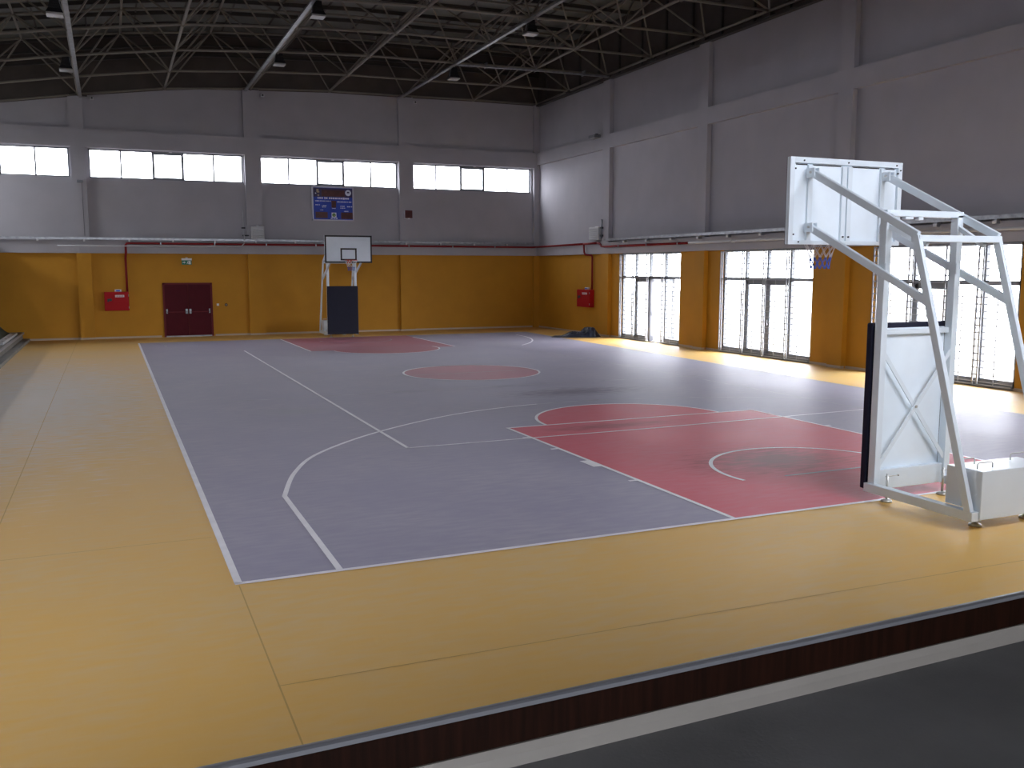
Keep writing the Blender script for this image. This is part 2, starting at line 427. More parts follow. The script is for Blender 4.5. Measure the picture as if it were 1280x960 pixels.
# ---- left wall (stands side) and the wall behind the camera
LWIN = [(26.6, 30.0)]
def left_wall():
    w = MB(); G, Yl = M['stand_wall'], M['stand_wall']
    br = sorted(set([YF, YB + .3] + [e for q in LWIN for e in q]))
    for a, b in zip(br[:-1], br[1:]):
        op = any(p <= a + 1e-6 and b <= q + 1e-6 for p, q in LWIN)
        w.box((XL - .3, a, 0), (XL, b, ZL0), Yl)
        if op:
            w.box((XL - .3, a, ZL0), (XL, b, 5.6), G); w.box((XL - .3, a, 6.9), (XL, b, arch(XL)), G)
        else: w.box((XL - .3, a, ZL0), (XL, b, arch(XL)), G)
    w.box((XL - .3, YF, arch(XL)), (XL - .1, YB + .3, arch(XL) + 2.1), M['cladding'])
    return w
tag(left_wall().build('wall_left'), kind='structure')
# the wall over the landing: the landing is an open bay under it (x < GX1), added clerestory windows above light the hoop and near floor
GX1, YR = 4.6, -14.0
RWIN = [(-6.6, -2.0), (5.2, 7.0), (7.5, 10.7)]  # unseen windows, placed and sized for the light they give
RZ0, RZ1 = 4.4, 7.6
w = MB(); y0_, y1_ = YF - .3, YF
br = sorted(set([XL, XR + .4, GX1] + [e for q in RWIN for e in q] + AX[1:-1]))
for a, b in zip(br[:-1], br[1:]):
    if b > XR + .41: continue
    if a >= GX1 - 1e-6: w.box((a, y0_, 0), (b, y1_, ZL0), M['stand_wall'])
    zlo = ZL0 if a >= GX1 - 1e-6 else 4.0
    inw = any(p <= a + 1e-6 and b <= q + 1e-6 for p, q in RWIN)
    for z0, z1 in ([(zlo, RZ0), (RZ1, None)] if inw else [(zlo, None)]):
        t0, t1 = (arch(a) + 2.1, arch(b) + 2.1) if z1 is None else (z1, z1)
        w.hexa([(a, y0_, z0), (b, y0_, z0), (b, y1_, z0), (a, y1_, z0), (a, y0_, t0), (b, y0_, t1), (b, y1_, t1), (a, y1_, t0)], M['stand_wall'])
for a, b, z0, z1 in ((XL, -3.2, 1, 4), (-3.2, 2.2, 1, 1.9), (-3.2, 2.2, 3.3, 4), (2.2, GX1, 1, 4)): w.box((a, YR - .3, z0), (b, YR, z1), M['stand_wall']); w.box((XL - .3, YR - .3, 0), (XL, y0_, 4.0), M['stand_wall']); w.box((GX1, YR - .3, 0), (GX1 + .3, y0_, 4.0), M['stand_wall'])
w.box((XL - .3, YR - .3, 4.0), (GX1 + .3, y0_, 4.2), M['stand_wall'])
tag(w.build('wall_front'), kind='structure')

# ---- roof deck
c = MB()
for a, b in zip(AX[:-1], AX[1:]):
    c.hexa([(a, YF - .3, arch(a) + 2.1), (b, YF - .3, arch(b) + 2.1), (b, YB + .5, arch(b) + 2.1), (a, YB + .5, arch(a) + 2.1),
            (a, YF - .3, arch(a) + 2.25), (b, YF - .3, arch(b) + 2.25), (b, YB + .5, arch(b) + 2.25), (a, YB + .5, arch(a) + 2.25)], M['deck'])
y = YB - .1
while y > YF:                      # purlins across, sheet ribs along
    for a, b in zip(AX[:-1], AX[1:]): c.bar((a, y, arch(a) + 2.04), (b, y, arch(b) + 2.04), .07, .13, M['purlin'])
    y -= 1.6
x = XL + .8
while x < XR:
    c.bar((x, YF, arch(x) + 2.08), (x, YB, arch(x) + 2.08), .05, .05, M['purlin']); x += 1.575
tag(c.build('ceiling'), kind='structure')

# ---- skirtings
b = MB(); b.box((XL, YB + REC - .015, 0), (.9, YB + REC, .07), M['skirting']); b.box((2.93, YB + REC - .015, 0), (XR, YB + REC, .07), M['skirting'])
for cc, h in ((-1.74, .25), (4.6, .32), (10.97, .32)): b.box((cc - h - .01, YB - .015, 0), (cc + h + .01, YB + .1, .07), M['skirting'])
tag(b.build('baseboard_back'), kind='structure')
b = MB()
prev = YB
for r in RW:
    b.box((XR + REC - .015, r[0], 0), (XR + REC, prev, .07), M['skirting']); prev = r[-1]
for cc in (24.3, 17.9, 11.5, 5.1, -1.3): b.box((XR - .015, cc - .28, 0), (XR + .1, cc + .28, .07), M['skirting'])
tag(b.build('baseboard_right'), kind='structure')

# ---- windows
PORTALS = []
nwin = 0
def far_window(x0, x1):
    global nwin; nwin += 1
    y = YB + REC + .10
    fr = MB(); A = M['alu']; z0, z1 = 6.09, 7.17; T = .05
    fr.box((x0, y, z0), (x1, y + .06, z0 + T), A); fr.box((x0, y, z1 - T), (x1, y + .06, z1), A)
    ws = [0, .20, .405, .595, .80, 1.0]; e = [x0 + (x1 - x0) * q for q in ws]
    for i, q in enumerate(e):
        h = .045 if i in (2, 3) else .03
        q = min(max(q, x0 + h), x1 - h); fr.box((q - h, y, z0), (q + h, y + .06, z1), A)
    fr.box((e[2], y - .02, z0 + T), (e[3], y + .05, z0 + T + .05), A)   # opening sash in the middle
    fr.box((e[2], y - .02, z1 - T - .07), (e[3], y + .05, z1 - T), A)
    root = fr.build('window_%d' % nwin); tag(root, kind='structure')
    for i in range(5):
        g = MB(); g.box((e[i] + .03, y + .028, z0 + .04), (e[i + 1] - .03, y + .034, z1 - .04), M['tinted']); g.build('pane', root)
    l = MB(); xm = (e[2] + e[3]) / 2 + .1; l.box((xm - .05, y - .05, z1 - .02), (xm + .06, y, z1 + .03), M['label']); l.build('latch', root)
    PORTALS.append(((x0 + x1) / 2, YB + .40, (z0 + z1) / 2, 'y-', x1 - x0, z1 - z0))
for q in FWIN: far_window(*q)
def left_window(y0, y1):
    global nwin; nwin += 1
    fr = MB(); A = M['alu']; z0, z1 = 5.6, 6.9; x = XL - .2
    fr.box((x, y0, z0), (x + .06, y1, z0 + .05), A); fr.box((x, y0, z1 - .05), (x + .06, y1, z1), A)
    e = [y0 + (y1 - y0) * q / 5 for q in range(6)]
    for q in e: fr.box((x, q - .03, z0), (x + .06, q + .03, z1), A)
    root = fr.build('window_%d' % nwin); tag(root, kind='structure')
    for i in range(5):
        g = MB(); g.box((x + .028, e[i] + .03, z0 + .04), (x + .034, e[i + 1] - .03, z1 - .04), M['glass']); g.build('pane', root)
    PORTALS.append((XL - .28, (y0 + y1) / 2, (z0 + z1) / 2, 'x+', y1 - y0, z1 - z0))
for q in LWIN: left_window(*q)
def added_rear_window(x0, x1):
    global nwin; nwin += 1
    fr = MB(); A = M['alu']; y = YF - .2
    fr.box((x0, y, RZ0), (x1, y + .06, RZ0 + .05), A); fr.box((x0, y, RZ1 - .05), (x1, y + .06, RZ1), A)
    e = [x0 + (x1 - x0) * q / 5 for q in range(6)]
    for q in e: q = min(max(q, x0 + .03), x1 - .03); fr.box((q - .03, y, RZ0 + .05), (q + .03, y + .06, RZ1 - .05), A)
    root = fr.build('window_%d' % nwin); tag(root, kind='structure')
    for i in range(5):
        g = MB(); g.box((e[i] + .03, y + .028, RZ0 + .04), (e[i + 1] - .03, y + .034, RZ1 - .04), M['tinted']); g.build('pane', root)
    PORTALS.append(((x0 + x1) / 2, YF - .28, (RZ0 + RZ1) / 2, 'y+', x1 - x0, RZ1 - RZ0))
for q in RWIN: added_rear_window(*q)
nwin += 1; fr = MB(); y = YR - .2  # added window behind the landing, sized to light landing and kerb
for a, b in (((-3.2, 1.9), (2.2, 1.96)), ((-3.2, 3.24), (2.2, 3.3)), ((-3.2, 1.96), (-3.14, 3.24)), ((-.53, 1.96), (-.47, 3.24)), ((2.14, 1.96), (2.2, 3.24))): fr.box((a[0], y, a[1]), (b[0], y + .06, b[1]), M['alu'])
root = tag(fr.build('window_%d' % nwin), kind='structure')
for a, b in ((-3.14, -.53), (-.47, 2.14)):
    g = MB(); g.box((a, y + .028, 1.96), (b, y + .034, 3.24), M['glass']); g.build('pane', root)
PORTALS.append((-.5, YR - .28, 2.6, 'y+', 5.4, 1.4))

def right_window(e, door, open_bay=None, lw=.05):
    """glazed screen: transom at 2.35 m, two door leaves in the middle bays, security bars on the inside"""
    global nwin; nwin += 1
    A, Gm = M['alu'], M['grille']; x = XR + REC + .06; z0, z1, zt = .03, 3.27, 2.36
    fr = MB(); ya, yb = e[-1], e[0]
    fr.box((x, ya, z1 - .07), (x + .08, yb, z1), A); fr.box((x, ya, zt - .05), (x + .08, yb, zt + .05), A)
    for i, q in enumerate(e):
        h = .042; q = min(max(q, ya + h), yb - h); fr.box((x, q - h, z0), (x + .10, q + h, z1), A)
    for i in range(len(e) - 1):
        if i not in door:
            fr.box((x, e[i + 1], z0), (x + .08, e[i], z0 + .16), A)
    root = fr.build('window_%d' % nwin); tag(root, kind='structure')
    for i in range(len(e) - 1):
        a, b2 = e[i + 1] + .035, e[i] - .035
        g = MB(); g.box((x + .028, a, zt + .04), (x + .034, b2, z1 - .06), M['glass']); g.build('pane', root)
        if i not in door:
            g = MB(); g.box((x + .028, a, z0 + .12), (x + .034, b2, zt - .04), M['glass']); g.build('pane', root)
        else:
            d = MB(); X0, X1 = x + .005, x + .055; t = .10; hinge_open = (i == open_bay)
            d.box((X0, a, z0 + .01), (X1, a + t, zt - .05), A); d.box((X0, b2 - t, z0 + .01), (X1, b2, zt - .05), A)
            d.box((X0, a, z0 + .01), (X1, b2, z0 + .18), A); d.box((X0, a, zt - .16), (X1, b2, zt - .05), A)
            lf = d.build('door_leaf', root)
            g = MB(); g.box((x + .028, a + t, z0 + .15), (x + .034, b2 - t, zt - .15), M['glass']); pn = g.build('pane', lf)
            hd = MB(); hy = a + .045 if i == door[0] else b2 - .045
            hd.box((X0 - .05, hy - .012, .98), (X0 - .035, hy + .012, 1.14), M['galv']); hd.box((X0 - .05, hy - .01, 1.0), (X0, hy + .01, 1.02), M['galv'])
            hd.build('door_handle', lf)
            if hinge_open:                      # leaf swung outwards about its near jamb
                piv = Matrix.Translation((x + .03, b2, 0)) @ Matrix.Rotation(math.radians(82), 4, 'Z') @ Matrix.Translation((-(x + .03), -b2, 0))
                lf.matrix_world = piv
    # security grille on the room side
    gx = XR + .085; gr = MB()
    posts = [e[0] - .05] + [q + .0 for q in e[1:-1]]
    for q in posts:
        for o in (-lw, lw): gr.box((gx, q + o - .018, .03), (gx + .03, q + o + .018, 3.24), Gm)
        z = .12
        while z < 3.2: gr.box((gx + .01, q - lw, z - .014), (gx + .022, q + lw, z + .014), Gm); z += .16
    gr.box((gx, ya, 3.20), (gx + .03, yb, 3.235), Gm)
    for i in range(len(e) - 1):
        if i == open_bay: continue
        a, b2 = e[i + 1], e[i]
        z = .12
        while z < 3.2: gr.box((gx + .012, a, z - .008), (gx + .019, b2, z + .008), Gm); z += .16
        m_ = (a + b2) / 2; gr.box((gx + .012, m_ - .009, .05), (gx + .02, m_ + .009, 3.2), Gm)
        gr.box((gx, a + .04, .035), (gx + .03, b2 - .04, .065), Gm); gr.box((gx, a + .04, zt - .02), (gx + .02, b2 - .04, zt + .01), Gm)
    gr.build('security_grille', root)
    PORTALS.append((XR + .36, (ya + yb) / 2, 1.65, 'x-', yb - ya, 3.2))
right_window(RW[0], (1, 2), 2)
right_window(RW[1], (1, 2))
right_window(RW[2], (1,), None, .062)
right_window(RW[3], (1, 2)); right_window(RW[4], (1,))

# ---- double door in the far wall
yd = YB + REC
d = MB(); x0, x1 = 1.0, 2.86; F = M['maroon_frame']
d.box((x0, yd - .05, 0), (x0 + .07, yd + .02, 2.13), F); d.box((x1 - .07, yd - .05, 0), (x1, yd + .02, 2.13), F); d.box((x0, yd - .05, 2.06), (x1, yd + .02, 2.13), F)
door = d.build('door_1'); tag(door, kind='structure')
xm = (x0 + x1) / 2
for s, (a, b2) in ((-1, (x0 + .07, xm - .004)), (1, (xm + .004, x1 - .07))):
    l = MB(); l.box((a, yd - .035, .05), (b2, yd, 2.06), M['maroon']); leaf = l.build('door_leaf', door, bevel=.004)
    p = MB(); p.box((a + .06, yd - .10, .97), (b2 - .03, yd - .075, 1.0), M['maroon_frame'])
    hx = xm + s * .07; ox = a + .06 if s < 0 else b2 - .06
    p.box((hx - .04, yd - .10, .92), (hx + .04, yd - .035, 1.10), M['galv']); p.box((ox - .025, yd - .10, .93), (ox + .025, yd - .035, 1.10), M['galv'])
    p.build('push_bar', leaf)
    st = MB(); sx = xm + s * .006; st.box((sx - .012, yd - .045, .06), (sx + .012, yd - .033, 2.05), M['maroon_frame']); st.build('meeting_strip', leaf)
t = MB(); t.box((x0 + .07, yd - .06, 0), (x1 - .07, yd + .01, .045), M['galv']); t.build('threshold', door)

# ---- stands platform on the left
p = MB(); p.box((XL, -3, 0), (-3.95, YB, .34), M['concrete']); p.box((-3.95, -3, .27), (-3.90, YB, .34), M['cap']); p.box((-3.95, -3, 0), (-3.72, YB, .10), M['concrete'])
p.box((XL, -3, .34), (-5.6, YB, .78), M['concrete'])
tag(p.build('floor_stands'), kind='structure')

# ---- added slab along the left wall, out of view, blocks left window light below
p = MB(); p.box((XL, -3, 3.6), (-4.9, YB, 3.75), M['concrete'])
tag(p.build('floor_added_shade_slab'), kind='structure')

# ---- spectator landing with its low kerb in front of the camera
def ky(x): return -5.235 + .022 * x
g = MB()
g.hexa([(XL, YR, 0), (GX1, YR, 0), (GX1, ky(GX1), 0), (XL, ky(XL), 0), (XL, YR, 1.0), (GX1, YR, 1.0), (GX1, ky(GX1), 1.0), (XL, ky(XL), 1.0)], M['gallery'])
tag(g.build('floor_landing'), kind='structure')
g = MB(); T = .022
g.hexa([(XL, ky(XL), 0), (GX1, ky(GX1), 0), (GX1, ky(GX1) + T, 0), (XL, ky(XL) + T, 0), (XL, ky(XL), 1.195), (GX1, ky(GX1), 1.195), (GX1, ky(GX1) + T, 1.195), (XL, ky(XL) + T, 1.195)], M['brownwood'])
tag(g.build('wall_kerb'), kind='structure')
g = MB()
def run(mb, prof, m):
    """sweep a (dy,z) profile along the kerb line"""
    n = len(mb.v); N = len(prof); k = mb.mi(m)
    for x in (XL, GX1): mb.v += [(x, ky(x) + q[0], q[1]) for q in prof]
    for i in range(N):
        j = (i + 1) % N; mb.f.append((n + i, n + j, n + N + j, n + N + i)); mb.m.append(k); mb.smooth.append(False)
    mb.f += [tuple(n + i for i in range(N)), tuple(n + N + i for i in reversed(range(N)))]; mb.m += [k, k]; mb.smooth += [False] * 2
run(g, [(-.008, 1.196), (T, 1.1955), (T, 1.2145), (T - .012, 1.216), (.002, 1.216), (-.008, 1.211)], M['cap']); tag(g.build('trim_1'), kind='structure')
g = MB(); run(g, [(0, 1.0), (0, 1.068), (-.008, 1.068), (-.012, 1.034), (-.022, 1.010), (-.026, 1.0)], M['cream']); tag(g.build('baseboard_kerb'), kind='structure')

# ---- added slab outside the glazed doors, blocks steep sky light on the floor
g = MB(); g.box((XR + .34, YF, 3.42), (XR + 2.5, YB, 3.60), M['concrete'])
tag(g.build('added_sky_blocker'), kind='structure')
# ---- ground outside
g = MB(); g.box((-70, -70, -.30), (90, 90, -.05), M['ground']); tag(g.build('ground_outside'), kind='structure')

# ================================================================ SPACE FRAME
NX = [-8.1, -4.92, -1.62, 1.4, 4.6, 7.75, 10.92, 14.05, 17.1]
NY = [30.7 - 3.2 * k for k in range(12) if 30.7 - 3.2 * k > -5]
def lift(y): return .05 + .13 * min(1, (30.7 - y) / 9.6)
def zb(x, y): return arch(x) + lift(y)
TX = [(a + b) / 2 for a, b in zip(NX[:-1], NX[1:])]; TY = [(a + b) / 2 for a, b in zip(NY[:-1], NY[1:])]
DEP = 1.78
def zt(x, y): return (arch(x - 1.58) + arch(x + 1.58)) / 2 + lift(y) + DEP - .05
frame = empty('roof_space_frame', (4.6, 14, 9.9))
tag(frame, 'beige tubular steel space frame spanning under the whole roof deck', 'roof truss')
FI = frame.matrix_basis
FO = Vector((4.6, 14, 9.9))
def rel(p): return tuple(Vector(p) - FO)
ST = M['steel']
for y in NY:
    m = MB(); m.tube([rel((x, y, zb(x, y))) for x in NX], .042, ST, 6); m.build('bottom_chord', frame)
for x in NX:
    m = MB(); m.tube([rel((x, y, zb(x, y))) for y in NY], .045, ST, 6)
    for y in NY: m.ball(rel((x, y, zb(x, y))), .085, ST, 6, 4)
    m.build('bottom_chord', frame)
for y in TY:
    m = MB(); m.tube([rel((x, y, zt(x, y))) for x in TX], .042, ST, 6); m.build('top_chord', frame)
for x in TX:
    m = MB(); m.tube([rel((x, y, zt(x, y))) for y in TY], .042, ST, 6)
    for y in TY:
        m.ball(rel((x, y, zt(x, y))), .08, ST, 6, 4)
        m.tube([rel((x, y, zt(x, y))), rel((x, y, arch(x) + 2.06))], .03, ST, 5)
    m.build('top_chord', frame)
for j, y in enumerate(TY):
    m = MB()
    for i, x in enumerate(TX):
        for a in (0, 1):
            for b2 in (0, 1): m.tube([rel((NX[i + a], NY[j + b2], zb(NX[i + a], NY[j + b2]))), rel((x, y, zt(x, y)))], .03, ST, 5, cap=False)
    m.build('diagonal_web', frame)
m = MB()
for x in NX[2:-1:2]: m.box(rel((x - .3, YB - .05, arch(x) + .0)), rel((x + .3, YB + .2, arch(x) + .03)), M['purlin'])
for y in NY[1:]: m.box(rel((XR - .1, y - .14, 9.95)), rel((XR + .1, y + .14, 10.05)), M['purlin'])
m.build('bearing_plates', frame)

# lighting trunking under three of the long chords and one across
trunk = []
for i, (x, lab) in enumerate(((-1.62, 'grey lighting trunking under the roof chord ending above the pilaster left of the double door'),
                              (4.6, 'grey lighting trunking under the roof chord ending above the pilaster right of the double door'),
                              (10.92, 'grey lighting trunking under the roof chord in line with the small dark red display panel'))):
    m = MB(); o = (.07, -.2, -.2)[i]
    m.bar((x + o, YB, zb(x, YB) - .09), (x + o, YF + .1, zb(x, YF) - .09), .11, .055, M['galv'])
    for k in range(1, 11): m.bar((x + o, NY[k] - .5, zb(x, NY[k]) - .06), (x + o * .1, NY[k] - .5, zb(x, NY[k]) + .06), .03, .02, M['galv'])
    tag(m.build('cable_trunking'), lab, 'cable trunking', 'lighting trunking under the roof')
m = MB()
pts = [(x, 24.1, zb(x, 24.3) - .10) for x in (10.80, 14.05, XR - .03)]
for a, b2 in zip(pts[:-1], pts[1:]): m.bar(a, b2, .10, .055, M['galv'])
for x in (12.0, 14.0, 16.0): m.box((x, 24.05, zb(x, 24.3) - .13), (x + .03, 24.33, zb(x, 24.3) + .05), M['galv'])
tag(m.build('cable_trunking'), 'grey lighting trunking crossing under the roof to the right wall', 'cable trunking', 'lighting trunking under the roof')

# high bay floodlights
def make_lamp():
    r = empty('high_bay_floodlight')
    h = MB(); B = M['black']
    prof = [(.10, .42), (.11, .28), (.13, .24), (.14, .16), (.195, .05)]
    n = 4
    for (r0, z0), (r1, z1) in zip(prof[:-1], prof[1:]):
        h.hexa([(-r1, -r1, z1), (r1, -r1, z1), (r1, r1, z1), (-r1, r1, z1), (-r0, -r0, z0), (r0, -r0, z0), (r0, r0, z0), (-r0, r0, z0)], B)
    h.build('housing', r, bevel=.008)
    l = MB(); l.box((-.19, -.19, 0), (.19, .19, .05), M['lens']); l.build('lens', r, bevel=.01)
    b = MB(); b.bar((.16, 0, .12), (.10, 0, .44), .05, .012, M['galv'], (1, 0, 0)); b.bar((.10, 0, .43), (-.05, 0, .46), .05, .012, M['galv'], (1, 0, 0)); b.bar((.09, 0, .36), (.125, 0, .36), .05, .05, M['galv'])
    b.build('bracket', r)
    return r
lamp = make_lamp()
L1 = ['near', 'far']
spots = [(-1.80, 17.9, 8.78, 'black high bay floodlight on left trunking, nearest to the upper edge of the photo'),
         (-1.80, 24.4, 8.71, 'black high bay floodlight on left trunking, close above the far wall and left pilaster'),
         (4.6, 17.9, 9.40, 'black high bay floodlight on middle trunking, cut close by the upper edge of the photo'),
         (4.68, 24.5, 9.44, 'black high bay floodlight on middle trunking, close above the far wall right of the door'),
         (10.92, 17.9, 9.56, 'black high bay floodlight on right trunking, the one highest and rightmost in the photo'),
         (10.92, 24.6, 9.49, 'black high bay floodlight on right trunking, close above the far wall near dark red display')]
for i, (x, y, z, lab) in enumerate(spots):
    o = lamp if i == 0 else copy_tree(lamp)
    o.location = (x, y, z); o.rotation_euler = (0, 0, 0 if i < 2 else PI)
    tag(o, lab, 'floodlight', 'high bay floodlights under the roof')

# ================================================================ BASKETBALL STANDS
def make_hoop():
    r = empty('basketball_hoop'); Wt = M['white_steel']
    m = MB()                                               # base frame
    for s in (-1, 1): m.box((s * .58 - .05, -1.43, .11), (s * .58 + .05, .05, .21), Wt)
    m.box((-.53, -1.40, .125), (.53, -1.34, .195), Wt); m.box((-.53, -.04, .13), (.53, .03, .36), Wt)
    m.build('base_frame', r, bevel=.006)
    for s in (-1, 1):
        m = MB(); m.box((s * .545 - .045, -.07, .21), (s * .545 + .045, .03, 3.29), Wt); m.box((s * .545 - .05, -.085, 2.62), (s * .545 - .02, -.06, 2.74), Wt)
        m.build('upright', r, bevel=.006)
        m = MB(); X = s * .605
        m.bar((X, -1.37, .20), (X, -.51, 3.03), .055, .085, Wt, (0, 1, 0)); m.build('rear_strut', r, bevel=.005)
        m = MB(); m.bar((X, -.53, 3.03), (X, 1.15, 3.845), .05, .085, Wt); m.build('upper_arm', r, bevel=.005)
        m = MB(); m.bar((X, -.74, 2.31), (X, 1.15, 3.185), .05, .085, Wt); m.build('lower_arm', r, bevel=.005)
        for z in (3.845, 3.185):                           # bolted lugs where the arms meet the board
            m = MB(); m.box((X - .045, 1.06, z - .06), (X - .028, 1.20, z + .05), Wt); m.box((X + .028, 1.06, z - .06), (X + .045, 1.20, z + .05), Wt)
            m.tube([(X - .06, 1.12, z), (X + .06, 1.12, z)], .016, M['chrome'], 6)
            m.build('arm_bracket', r)
    m = MB(); m.box((-.59, -.07, 3.26), (.59, .02, 3.33), Wt); m.box((-.10, -.06, 3.225), (-.03, 0, 3.26), Wt); m.box((-.30, -.06, 3.23), (-.18, 0, 3.26), Wt); m.build('top_bar', r, bevel=.005)
    m = MB(); m.box((-.62, -.57, 2.965), (.62, -.45, 3.035), Wt); m.build('cross_bar', r, bevel=.005)
    for s in (-1, 1): m = MB(); m.bar((s * .43, -.5, 2.93), (s * .545, -.03, 3.16), .04, .05, Wt); m.build('arm_linkage', r)
    # pad and its backing
    m = MB(); m.box((-.61, .055, .13), (.61, .135, 2.06), M['navy']); tag(m.build('protective_pad', r, bevel=.018), 'navy blue protective pad')
    m = MB(); m.box((-.50, .03, .34), (.50, .055, 2.0), M['white_board']); m.box((-.50, -.03, 1.93), (.50, .04, 1.99), Wt); m.build('pad_backing', r, bevel=.004)
    m = MB(); m.bar((-.51, -.045, 1.72), (.51, -.045, .44), .012, .05, Wt); m.build('cross_brace', r)
    m = MB(); m.bar((-.51, -.06, .44), (.51, -.06, 1.72), .012, .05, Wt); m.tube([(0, -.08, 1.08), (0, -.03, 1.08)], .018, M['chrome'], 6); m.build('cross_brace', r)
    # counterweight
    m = MB(); m.box((-.525, -1.44, .12), (.525, -1.215, .63), Wt); m.box((-.525, -1.205, .212), (.525, -1.0, .62), Wt); cw = m.build('counterweight_box', r, bevel=.008)
    for y in (-1.32, -1.10):
        for xo in (-.46, .30):
            m = MB(); m.tube([(xo, y, .62), (xo, y, .675), (xo + .02, y, .69), (xo + .20, y, .69), (xo + .22, y, .675), (xo + .22, y, .62)], .007, M['chrome'], 6); m.build('handle', cw)
    for (x, y) in ((-.44, -.12), (.44, -.12), (-.36, -1.25), (.40, -1.25)):
        m = MB(); top = .33 if y > -1 else .2
        m.tube([(x, y, .03), (x, y, top)], .014, M['chrome'], 8); m.tube([(x, y, 0), (x, y, .022), (x, y, .04)], [.065, .062, .02], M['chrome'], 14)
        if y > -1: m.tube([(x - .03, y, top - .03), (x + .17, y, top - .03)], .005, M['chrome'], 6); m.ball((x + .17, y, top - .03), .012, M['chrome'], 6, 4)
        else:
            m.box((x - .05, y - .05, .055), (x + .03, y + .02, .105), Wt); m.tube([(x + .05, y + .015, .045), (x + .05, y + .05, .045)], .04, M['unit'], 10)
        m.build('levelling_foot', r)
    # board
    bw, z0, z1, yb0, yb1 = .905, 2.975, 4.03, 1.22, 1.25
    m = MB(); m.box((-bw, yb0, z0), (bw, yb1, z1), M['white_board']); board = m.build('backboard', r, bevel=.006)
    m = MB(); e = .06
    for a, b2 in (((-bw, z0), (bw, z0 + e)), ((-bw, z1 - e), (bw, z1)), ((-bw, z0), (-bw + e, z1)), ((bw - e, z0), (bw, z1))): m.box((a[0], yb1, a[1]), (b2[0], yb1 + .003, b2[1]), M['black'])
    for a, b2 in (((-.31, 3.07), (.31, 3.13)), ((-.31, 3.48), (.31, 3.54)), ((-.31, 3.07), (-.25, 3.54)), ((.25, 3.07), (.31, 3.54))): m.box((a[0], yb1, a[1]), (b2[0], yb1 + .003, b2[1]), M['black'])
    tag(m.build('board_markings', board), 'black border and target square')
    m = MB(); t = .07
    for a, b2 in (((-bw + t, z0), (bw - t, z0 + .05)), ((-bw + t, z1 - t), (bw - t, z1)), ((-bw, z0), (-bw + t, z1)), ((bw - t, z0), (bw, z1))): m.box((a[0], yb0 - .035, a[1]), (b2[0], yb0, b2[1]), Wt)
    for xr in (-.585, -.045, .045, .585): m.box((xr - .035, yb0 - .03, z0 + .02), (xr + .035, yb0, z1 - .09), Wt)
    for xr, zz in ((-.83, z0 + .12), (-.83, z1 - .14), (.83, z1 - .14), (.87, z1 - .1), (-.045, z0 + .1), (.045, z0 + .1), (-.7, z1 - .04), (0, z1 - .04), (.8, z1 - .04), (-.75, z0 + .03)):
        m.tube([(xr, yb0 - .045, zz), (xr, yb0 - .02, zz)], .011, M['slot'], 6)
    for xa, xb in ((-.80, -.62), (-.54, -.09), (.09, .54), (.63, .80)): m.box((xa, yb0 - .004, z1 - .093), (xb, yb0 - .001, z1 - .078), M['slot'])
    m.build('rear_frame', board, bevel=.003)
    # rim and net
    cy, rz, R = yb1 + .15 + .225, 3.075, .229
    m = MB(); m.tube([(R * math.cos(2 * PI * k / 28), cy + R * math.sin(2 * PI * k / 28), rz) for k in range(28)], .011, M['orange'], 8, closed=True)
    m.box((-.09, yb1, rz - .11), (.09, yb1 + .015, rz + .02), M['orange']); m.prism([(yb1, rz), (cy - R + .03, rz), (cy - R + .03, rz - .012), (yb1 + .02, rz - .10)], 'x', -.085, -.075, M['orange'])
    m.prism([(yb1, rz), (cy - R + .03, rz), (cy - R + .03, rz - .012), (yb1 + .02, rz - .10)], 'x', .075, .085, M['orange']); m.box((-.085, yb1, rz - .008), (.085, cy - R + .03, rz + .004), M['orange'])
    rim = tag(m.build('rim', r), 'orange red rim')
    m = MB(); rings = [(.226, rz - .01), (.20, rz - .09), (.165, rz - .17), (.14, rz - .25), (.125, rz - .33), (.12, rz - .40)]; K = 12
    for sgn in (-1, 1):
        for k in range(K):
            pts = []
            for j, (rr, zz) in enumerate(rings):
                a = 2 * PI * (k + sgn * j * .5) / K; pts.append((rr * math.cos(a), cy + rr * math.sin(a), zz))
            m.tube(pts[:4], .005, M['net_white'], 5); m.tube(pts[3:], .005, M['net_blue'], 5)
    tag(m.build('net', rim), 'white cord net with blue lower half')
    return r
hoop = make_hoop()
hoop.location = (7.645, 0, 0)
tag(hoop, 'large white portable basketball hoop stand seen from behind, on near baseline at the right', 'basketball hoop', 'portable basketball hoops')
hoop2 = copy_tree(hoop)
hoop2.location = (7.455, 28.06, 0); hoop2.rotation_euler = (0, 0, PI); hoop2.scale = (1, 1, .975)
tag(hoop2, 'distant basketball hoop seen from front with navy pad, standing against the far ochre wall', 'basketball hoop', 'portable basketball hoops')

# ================================================================ ON THE WALLS
YW = YB + REC            # far wall panel face
